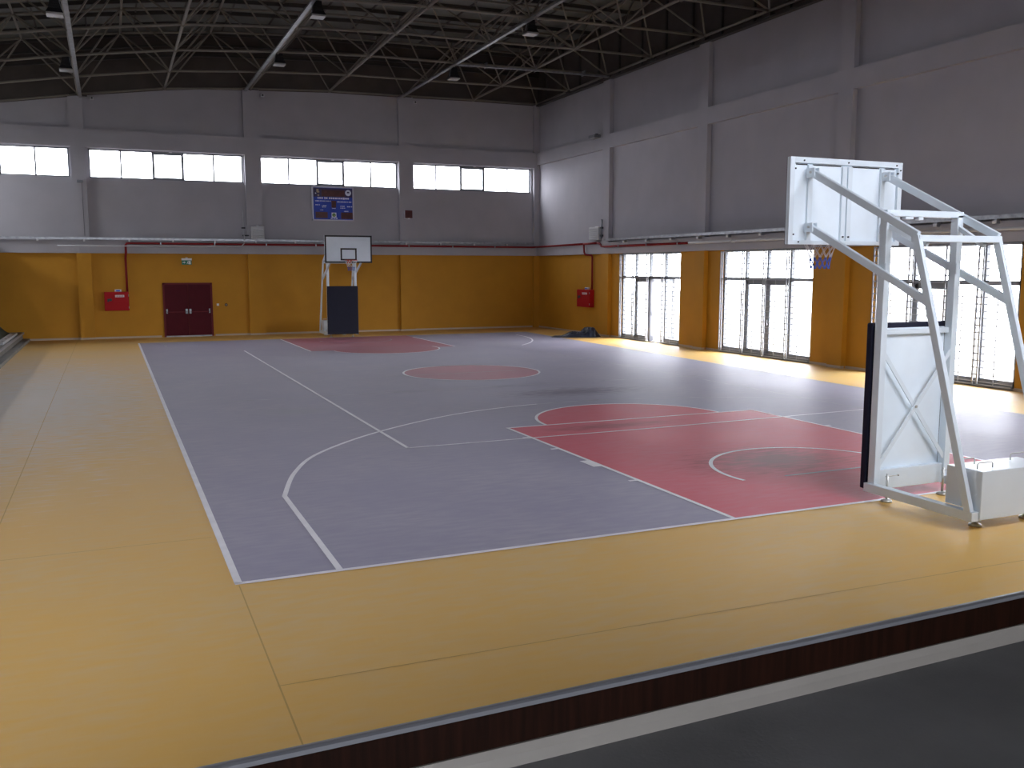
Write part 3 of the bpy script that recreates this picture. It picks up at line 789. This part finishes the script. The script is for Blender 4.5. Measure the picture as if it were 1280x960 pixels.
# scoreboard
sb = empty('scoreboard', (7.80, YW, 4.67)); tag(sb, 'blue electronic scoreboard with silver frame on the grey far wall', 'scoreboard')
w2, H, dp = .87, 1.385, .10
m = MB(); m.box((-w2 + .02, -dp, .02), (w2 - .02, 0, H - .02), M['sb_blue']); m.box((-w2 + .05, -dp - .003, H - .42), (w2 - .05, -dp, H - .06), M['sb_dark']); m.build('panel', sb)
m = MB()
for a, b2 in (((-w2, 0), (w2, .045)), ((-w2, H - .045), (w2, H)), ((-w2, 0), (-w2 + .05, H)), ((w2 - .05, 0), (w2, H))): m.box((a[0], -dp - .02, a[1]), (b2[0], 0, b2[1]), M['sb_frame'])
m.build('frame', sb)
def sx(px): return (px - 580) / 820 * 1.66
def sz(py): return H - .03 - (py - 110) / 710 * (H - .06)
for (a, b_, c_, d_) in ((345, 165, 820, 305), (545, 400, 640, 550), (215, 650, 462, 780), (738, 650, 982, 795)):
    m = MB(); m.box((sx(a), -dp - .012, sz(d_)), (sx(c_), -dp, sz(b_)), M['sb_disp']); m.build('display', sb)
m = MB(); random.seed(3)
for (a, c_, y, h) in ((262, 910, 345, 58), (212, 528, 410, 30), (662, 958, 420, 32), (215, 320, 495, 30), (350, 452, 512, 28), (352, 440, 542, 22), (728, 830, 515, 26), (728, 828, 556, 26), (870, 975, 522, 34), (556, 636, 566, 20), (312, 382, 606, 20), (804, 890, 626, 28), (525, 662, 785, 34)):
    x = a
    while x < c_ - 6:                                      # rows of faded print
        wv = random.uniform(.35, .75) * h
        x2 = min(x + wv, c_); hh = h * random.choice((.62, .8, .62))
        m.box((sx(x), -dp - .006, sz(y + hh / 2)), (sx(x2), -dp, sz(y - hh / 2)), M['sb_ink']); x = x2 + h * random.choice((.18, .18, .5))
m.build('lettering', sb)
m = MB(); cxp, cz = sx(895), sz(220)
m.tube([(cxp, -dp, cz), (cxp, -dp - .008, cz)], .125, M['sb_ink'], 20); m.box((cxp - .05, -dp - .012, cz - .01), (cxp + .05, -dp - .008, cz + .05), M['sb_dark']); m.build('logo', sb)
m = MB(); cxp = sx(262); m.box((cxp - .04, -dp - .006, sz(215)), (cxp + .05, -dp, sz(150)), M['beige']); m.box((cxp - .02, -dp - .006, sz(230)), (cxp + .08, -dp, sz(195)), M['beige']); m.box((cxp - .10, -dp - .006, sz(255)), (cxp - .05, -dp, sz(232)), M['sb_ink'])
m.box((cxp - .0, -dp - .006, sz(305)), (cxp + .07, -dp, sz(270)), M['beige']); m.build('logo', sb)
m = MB(); cxp, cz = sx(592), sz(712); m.box((cxp - .10, -dp - .005, cz - .10), (cxp + .10, -dp, cz + .10), M['sb_ink']); m.tube([(cxp, -dp - .004, cz), (cxp, -dp - .010, cz)], .075, M['leaf'], 12); m.box((cxp - .02, -dp - .013, cz - .05), (cxp + .03, -dp - .009, cz + .01), M['beige']); m.build('logo', sb)

# small square display on the pilaster
sd = empty('timer_display', (11.02, YB, 4.81)); tag(sd, 'small square dark red timer display on the grey far wall pilaster', 'timer display')
m = MB(); m.box((-.18, -.09, 0), (.18, 0, .37), M['sb_frame']); m.build('case', sd, bevel=.008)
m = MB(); m.box((-.165, -.095, .02), (.165, -.085, .355), M['sb_disp']); m.build('display_face', sd)
m = MB(); m.box((-.04, -.11, -.02), (.05, -.02, .03), M['label']); m.build('mounting_clip', sd)

# fire hose cabinets
def make_cabinet():
    r = empty('fire_hose_cabinet'); R_ = M['red_gloss']
    m = MB(); m.box((-.435, -.20, 0), (.435, 0, .72), R_); m.build('body', r, bevel=.008)
    m = MB(); m.box((-.415, -.222, .02), (.415, -.20, .70), R_); d = m.build('door', r, bevel=.006)
    m = MB(); m.box((-.05, -.226, .52), (.27, -.222, .60), M['label'])
    for k in range(7): m.box((-.03 + k * .041, -.228, .54), (-.008 + k * .041, -.226, .58), R_)
    tag(m.build('label_plate', d), 'white label strip with faint red lettering')
    m = MB(); m.tube([(-.22, -.222, .42), (-.22, -.235, .42)], .055, M['slot'], 14); m.box((-.33, -.235, .34), (-.27, -.222, .46), M['slot']); m.build('latch', d)
    for z in (.12, .58):
        m = MB(); m.tube([(.425, -.215, z - .04), (.425, -.215, z + .04)], .012, M['galv'], 6); m.build('hinge', r)
    return r
cab = make_cabinet(); cab.location = (-.67, YW, 1.08)
tag(cab, 'red fire hose cabinet on the ochre far wall left of the double door', 'fire hose cabinet', 'fire hose cabinets')
cab2 = copy_tree(cab); cab2.location = (XR + REC, 26.0, 1.11); cab2.rotation_euler = (0, 0, -PI / 2); cab2.scale = (1.3, 1, 1)
tag(cab2, 'red fire hose cabinet on the ochre right wall near the dark tarp bundle', 'fire hose cabinet', 'fire hose cabinets')
def alarm_box(loc, rz, lab):
    e = empty('alarm_unit', loc, rz)
    m = MB(); m.box((-.12, -.13, 0), (.12, -.03, .09), M['label']); m.build('case', e, bevel=.01)
    m = MB(); m.box((-.07, -.145, .02), (.07, -.13, .07), M['sb_blue']); m.build('lens', e)
    tag(e, lab, 'alarm unit')
alarm_box((-.61, YW, 1.80), 0, 'small white alarm unit sitting on top of the far wall fire hose cabinet')
alarm_box((XR + REC, 25.9, 1.83), -PI / 2, 'small white alarm unit sitting on top of the right wall fire hose cabinet')

# exit sign
ex = empty('exit_sign', (1.94, YW, 2.84)); tag(ex, 'green emergency exit sign with white symbols above the maroon double door', 'exit sign')
m = MB(); m.box((-.19, -.09, .17), (.19, 0, .25), M['label']); m.box((-.04, -.08, .25), (.04, 0, .28), M['label']); m.build('lamp_housing', ex, bevel=.008)
m = MB(); m.box((-.185, -.06, 0), (.185, -.03, .17), M['green']); m.build('sign_face', ex)
m = MB(); yy = -.064
m.prism([(-.15, .075), (-.09, .075), (-.09, .045), (-.045, .09), (-.09, .135), (-.09, .105), (-.15, .105)], 'y', yy, -.06, M['label'])
m.box((.075, yy, .02), (.15, -.06, .15), M['label'])
m.tube([(.055, -.06, .138), (.055, yy, .138)], .014, M['label'], 8)
m.prism([(.03, .125), (.06, .12), (.055, .08), (.075, .03), (.06, .025), (.042, .065), (.02, .03), (-.005, .04), (.0, .05), (.018, .05), (.03, .09), (.005, .09), (.005, .1)], 'y', yy, -.06, M['label'])
m.build('symbols', ex)

# switches
m = MB(); m.box((-.045, -.018, -.045), (.045, 0, .045), M['label']); m.box((-.02, -.026, -.03), (.02, -.018, .03), M['label']); o = m.build('light_switch', bevel=.004); o.location = (3.06, YW, 1.25)
tag(o, 'small white light switch on the ochre wall right of the double door', 'light switch')
m = MB(); m.tube([(0, 0, 0), (0, -.02, 0)], .06, M['slot'], 14); m.box((-.035, -.028, -.012), (.035, -.02, .012), M['beige']); o = m.build('wall_socket'); o.location = (3.38, YW, 1.24)
tag(o, 'round dark wall socket right of the small white light switch', 'wall socket')

# red fire pipes
m = MB(); R_ = M['pipe_red']; yp = YB - .07
m.tube([(-.28, YW - .07, 1.806), (-.28, YW - .07, 2.6), (-.28, YW - .07, 3.1), (-.26, yp - .02, 3.3), (-.26, yp - .02, 3.58), (-.22, yp - .02, 3.64), (-.12, yp - .02, 3.65), (4, yp - .02, 3.65), (16.85, yp - .02, 3.65), (16.98, yp - .07, 3.66), (17.0, yp - .15, 3.66), (17.0, 25.9, 3.69)], .042, R_, 8)
m.tube([(17.0, 25.9, 3.69), (17.0, 24.80, 3.70)], .042, R_, 8)
m.tube([(17.0, 25.9, 3.69), (17.0, 25.85, 3.35), (17.0, 25.75, 3.25), (XR + REC - .07, 25.55, 3.22), (XR + REC - .07, 25.5, 3.15), (XR + REC - .07, 25.5, 1.836)], .04, R_, 8)
for x in range(1, 17, 2): m.box((x - .02, yp - .07, 3.60), (x + .02, YB, 3.70), M['galv'])
tag(m.build('fire_pipe'), 'dark red fire pipe running along the far wall beam to both hose cabinets', 'pipe')
m = MB(); m.tube([(17.0, 24.75, 3.70), (17.0, 24.55, 3.68), (17.0, 24.4, 3.56), (17.0, 24.2, 3.55), (17.0, 18.4, 3.54)], .04, R_, 8)
for y in (23, 21, 19): m.box((16.95, y, 3.5), (XR, y + .04, 3.6), M['galv'])
tag(m.build('fire_pipe'), 'dark red fire pipe along the right wall beam above the farthest glazed doors', 'pipe')
m = MB(); m.tube([(17.0, 18.38, 3.54), (17.0, YF + .1, 3.54)], .04, M['unit'], 8)
for y in range(-5, 18, 3): m.box((16.95, y, 3.48), (XR, y + .05, 3.6), M['unit'])
tag(m.build('service_pipe'), 'pale grey service pipe along the right wall beam above the nearer glazed doors', 'pipe')

# cable trays on the lower beams
def tray(mb, a, b2, ax):
    if ax == 'x': mb.box((a, YB - .14, 3.79), (b2, YB - .02, 3.80), M['galv']); mb.box((a, YB - .145, 3.77), (b2, YB - .137, 3.86), M['galv']); mb.box((a, YB - .02, 3.77), (b2, YB - .012, 3.86), M['galv'])
    else: mb.box((XR - .14, a, 3.79), (XR - .02, b2, 3.80), M['galv']); mb.box((XR - .145, a, 3.76), (XR - .137, b2, 3.85), M['galv']); mb.box((XR - .02, a, 3.76), (XR - .012, b2, 3.85), M['galv'])
m = MB(); tray(m, XL + .1, XR - .2, 'x')
x = -8
while x < 16.8: m.box((x, YB - .12, 3.71), (x + .06, YB, 3.78), M['galv']); m.box((x, YB - .15, 3.70), (x + .06, YB - .12, 3.78), M['label']); x += 1.57
tag(m.build('cable_tray'), 'galvanised cable tray along the far wall on top of the grey beam', 'cable tray')
m = MB(); tray(m, YF + .1, 24.2, 'y')
y = -4.6
while y < 24: m.box((XR - .12, y, 3.66), (XR, y + .06, 3.77), M['galv']); m.box((XR - .16, y, 3.66), (XR - .12, y + .08, 3.73), M['label']); y += 1.6
tag(m.build('cable_tray'), 'galvanised cable tray along the right wall above the glazed doors', 'cable tray')
m = MB(); m.tube([(4.15, YW - .06, 5.0), (4.15, YW - .06, 4.05), (4.15, YB - .2, 3.95), (4.12, YB - .2, 3.68), (4.0, YB - .2, 3.56), (3.6, YB - .2, 3.55), (-2.6, YB - .2, 3.54)], .022, M['unit'], 6)
m.box((4.08, YW - .1, 4.28), (4.22, YW, 4.34), M['slot']); m.box((4.1, YW - .1, 3.98), (4.35, YB - .02, 4.03), M['slot'])
tag(m.build('conduit_pipe'), 'thin pale conduit bending down beside the louvred box on the far wall', 'pipe')

# louvred heater boxes
def heater():
    r = empty('louvred_heater'); U = M['unit']
    m = MB(); m.box((-.25, -.20, 0), (.25, 0, .52), U); m.build('case', r, bevel=.012)
    for k in range(6):
        m = MB(); z = .05 + k * .075; m.hexa([(-.22, -.235, z), (.22, -.235, z), (.22, -.20, z + .02), (-.22, -.20, z + .02), (-.22, -.235, z + .008), (.22, -.235, z + .008), (.22, -.20, z + .028), (-.22, -.20, z + .028)], U); m.build('louvre', r)
    m = MB(); m.box((-.04, -.12, .52), (.04, -.04, .55), M['label']); m.build('terminal_cap', r)
    return r
h1 = heater(); h1.location = (4.68, YB, 3.86); tag(h1, 'pale grey louvred box on the far wall pilaster above the cable tray', 'heater', 'louvred heater boxes')
h2 = copy_tree(h1); h2.location = (XR + REC, 25.1, 3.82); h2.rotation_euler = (0, 0, -PI / 2); h2.scale = (1.55, 1.2, 1)
tag(h2, 'pale louvred box on the right wall above the red pipe near the corner', 'heater', 'louvred heater boxes')
m = MB(); m.tube([(XR - .05, 24.5, 4.62), (XR - .05, 24.5, 3.86)], .03, M['alu'], 6); m.box((XR - .1, 24.44, 4.25), (XR, 24.56, 4.32), M['slot']); m.box((XR - .1, 24.44, 3.95), (XR, 24.56, 4.02), M['slot'])
tag(m.build('conduit_pipe'), 'short dark vertical conduit beside the louvred box on the right wall', 'pipe')

# small fittings high on the walls
def camera_unit(loc, lab, rz=0):
    e = empty('security_camera', loc, rz)
    m = MB(); m.box((-.07, -.20, -.05), (.07, -.04, .05), M['unit']); m.build('body', e, bevel=.012)
    m = MB(); m.tube([(0, -.215, 0), (0, -.20, 0)], .035, M['slot'], 10); m.build('lens', e)
    m = MB(); m.tube([(0, -.05, 0), (0, 0, .03)], .018, M['slot'], 6); m.build('mount', e)
    tag(e, lab, 'camera', 'small cameras at the head of the far wall')
camera_unit((-1.16, YW, 8.98), 'small grey camera at wall head beside the pilaster left of the double door')
camera_unit((5.06, YW, 9.53), 'small grey camera at wall head above the clerestory window behind the scoreboard')
camera_unit((11.40, YW, 9.70), 'small grey camera at wall head above the clerestory window nearest the corner')
m = MB(); m.box((-.25, -.28, -.06), (.25, 0, .06), M['alu']); m.box((-.22, -.26, -.09), (.22, -.05, -.06), M['lens']); m.box((-.05, -.1, .06), (.05, 0, .12), M['slot'])
o = m.build('wall_floodlight', bevel=.01); o.location = (XR, 25.0, 7.86); o.rotation_euler = (0, 0, -PI / 2)
tag(o, 'small grey floodlight on the upper beam of the right wall near the corner', 'floodlight')
m = MB(); m.box((-.10, -.14, -.05), (.10, 0, .05), M['alu']); m.tube([(.06, -.02, -.05), (.06, -.015, -1.2), (.06, -.015, -2.0)], .008, M['slot'], 5)
o = m.build('wall_sensor', bevel=.008); o.location = (-1.72, YB, 5.92); tag(o, 'small grey sensor box with hanging cord on the far wall pilaster at the left', 'sensor')

# ================================================================ LOOSE THINGS
# crumpled tarpaulin
m = MB(); random.seed(11); NXg, NYg = 110, 44
import mathutils.noise as noise
def th(u, v):
    prof = interp(u, [0, .08, .22, .30, .40, .62, .70, .75, .88, .95, 1], [.02, .06, .07, .13, .21, .24, .34, .40, .36, .20, .03])
    wv = interp(u, [0, .1, .3, .6, .85, 1], [.25, .5, .75, .95, 1, .6])
    s = abs(2 * v - 1) / wv
    if s >= 1: return 0
    n = noise.noise(Vector((u * 8, v * 4, 1.3))) * .55 + (.5 - abs(noise.noise(Vector((u * 15, v * 7, 4))))) * .7 + (.5 - abs(noise.noise(Vector((u * 34, v * 15, 9))))) * .4
    return max(.0, prof * (1 - s ** 2.6) * (.80 + n * .42))
base = len(m.v); k = m.mi(M['tarp'])
A0, A1 = Vector((14.98, 24.75, 0)), Vector((16.88, 24.30, 0)); dd = (A1 - A0); nn = Vector((-dd.y, dd.x, 0)).normalized()
for i in range(NXg + 1):
    for j in range(NYg + 1):
        u, v = i / NXg, j / NYg; q = A0 + dd * u + nn * (v - .5) * 1.05
        m.v.append((q.x, q.y, th(u, v) + .006))
for i in range(NXg):
    for j in range(NYg):
        a = base + i * (NYg + 1) + j
        if max(m.v[a][2], m.v[a + 1][2], m.v[a + NYg + 1][2], m.v[a + NYg + 2][2]) > .0065:
            m.f.append((a, a + NYg + 1, a + NYg + 2, a + 1)); m.m.append(k); m.smooth.append(True)
tag(m.build('tarpaulin', fix=False), 'crumpled dark navy tarpaulin lying on the floor in the far right corner', 'tarpaulin')

# planks and sheet on the stands
for i, (x, y0, y1, z, rz, lab) in enumerate(((-4.12, 24.4, 29.3, .34, .0, 'pale plank at the outer edge of the stands platform, longest of three'),
                                             (-4.42, 21.8, 26.7, .34, .01, 'pale plank beside the longest one on the stands platform'),
                                             (-4.75, 21.6, 26.2, .34, -.012, 'pale plank farthest from the court on the stands platform'))):
    m = MB(); L_ = y1 - y0; m.box((-.11, 0, 0), (.11, L_, .05), M['plank']); m.box((-.11, 0, .05), (-.09, L_, .065), M['plank']); m.box((.09, 0, .05), (.11, L_, .065), M['plank'])
    for q in range(1, int(L_)): m.box((-.03, q, .05), (.03, q + .1, .054), M['slot'])
    o = m.build('plank', bevel=.004); o.location = (x, y0, z); o.rotation_euler = (0, 0, rz)
    tag(o, lab, 'plank', 'pale planks on the stands platform')
m = MB(); base = 0; k = m.mi(M['green_net'])
for i in range(25):
    for j in range(15):
        u, v = i / 24, j / 14; ed = min(u, 1 - u, v, 1 - v) * 5
        m.v.append((u * 1.3, v * 3.4, max(0, min(1, ed)) * (.22 + .2 * noise.noise(Vector((u * 3, v * 5, 2)))) + .005))
for i in range(24):
    for j in range(14):
        a = i * 15 + j; m.f.append((a, a + 15, a + 16, a + 1)); m.m.append(k); m.smooth.append(True)
o = m.build('cover_sheet', fix=False); o.location = (-5.58, 26.9, .34)
tag(o, 'dark green rumpled sheet heaped on the stands platform by the far wall', 'sheet')

# ================================================================ LIGHT
wd = bpy.data.worlds.new('sky'); S.world = wd; wd.use_nodes = True
wn = wd.node_tree; bg = wn.nodes['Background']; bg.inputs['Color'].default_value = (.94, .93, 1.0, 1)
# overcast sky: brighter overhead than at the horizon
wt = wn.nodes.new('ShaderNodeTexCoord'); ws_ = wn.nodes.new('ShaderNodeSeparateXYZ'); wm = wn.nodes.new('ShaderNodeMapRange')
wm.inputs['From Min'].default_value = 0; wm.inputs['From Max'].default_value = 1
wm.inputs['To Min'].default_value = SKY * .68; wm.inputs['To Max'].default_value = SKY
wn.links.new(wt.outputs['Generated'], ws_.inputs[0]); wn.links.new(ws_.outputs['Z'], wm.inputs['Value']); wn.links.new(wm.outputs['Result'], bg.inputs['Strength'])
for i, (x, y, z, dr, wv, hv) in enumerate(PORTALS):
    l = bpy.data.lights.new('daylight_portal', 'AREA'); l.shape = 'RECTANGLE'; l.size = wv; l.size_y = hv
    l.cycles.is_portal = True
    o = bpy.data.objects.new('daylight_portal', l); COL.objects.link(o); o.location = (x, y, z)
    d = {'y-': Vector((0, -1, 0)), 'x-': Vector((-1, 0, 0)), 'x+': Vector((1, 0, 0)), 'y+': Vector((0, 1, 0))}[dr]
    o.rotation_euler = d.to_track_quat('-Z', 'Y').to_euler()
S.cycles.use_denoising = True
S.cycles.max_bounces = 10; S.cycles.diffuse_bounces = 6
S.cycles.sample_clamp_indirect = 6.0

# ================================================================ CAMERA
cam = bpy.data.cameras.new('camera'); co = bpy.data.objects.new('camera', cam); COL.objects.link(co)
cam.sensor_width = 36; cam.lens = 1152.35 / 1280 * 36; cam.clip_end = 300; cam.clip_start = .05
yaw, pitch = .4101883, .1241529
fw = Vector((math.sin(yaw) * math.cos(pitch), math.cos(yaw) * math.cos(pitch), -math.sin(pitch)))
co.location = (-.92018, -7.94689, 2.67335)
co.rotation_euler = fw.to_track_quat('-Z', 'Y').to_euler()
S.camera = co
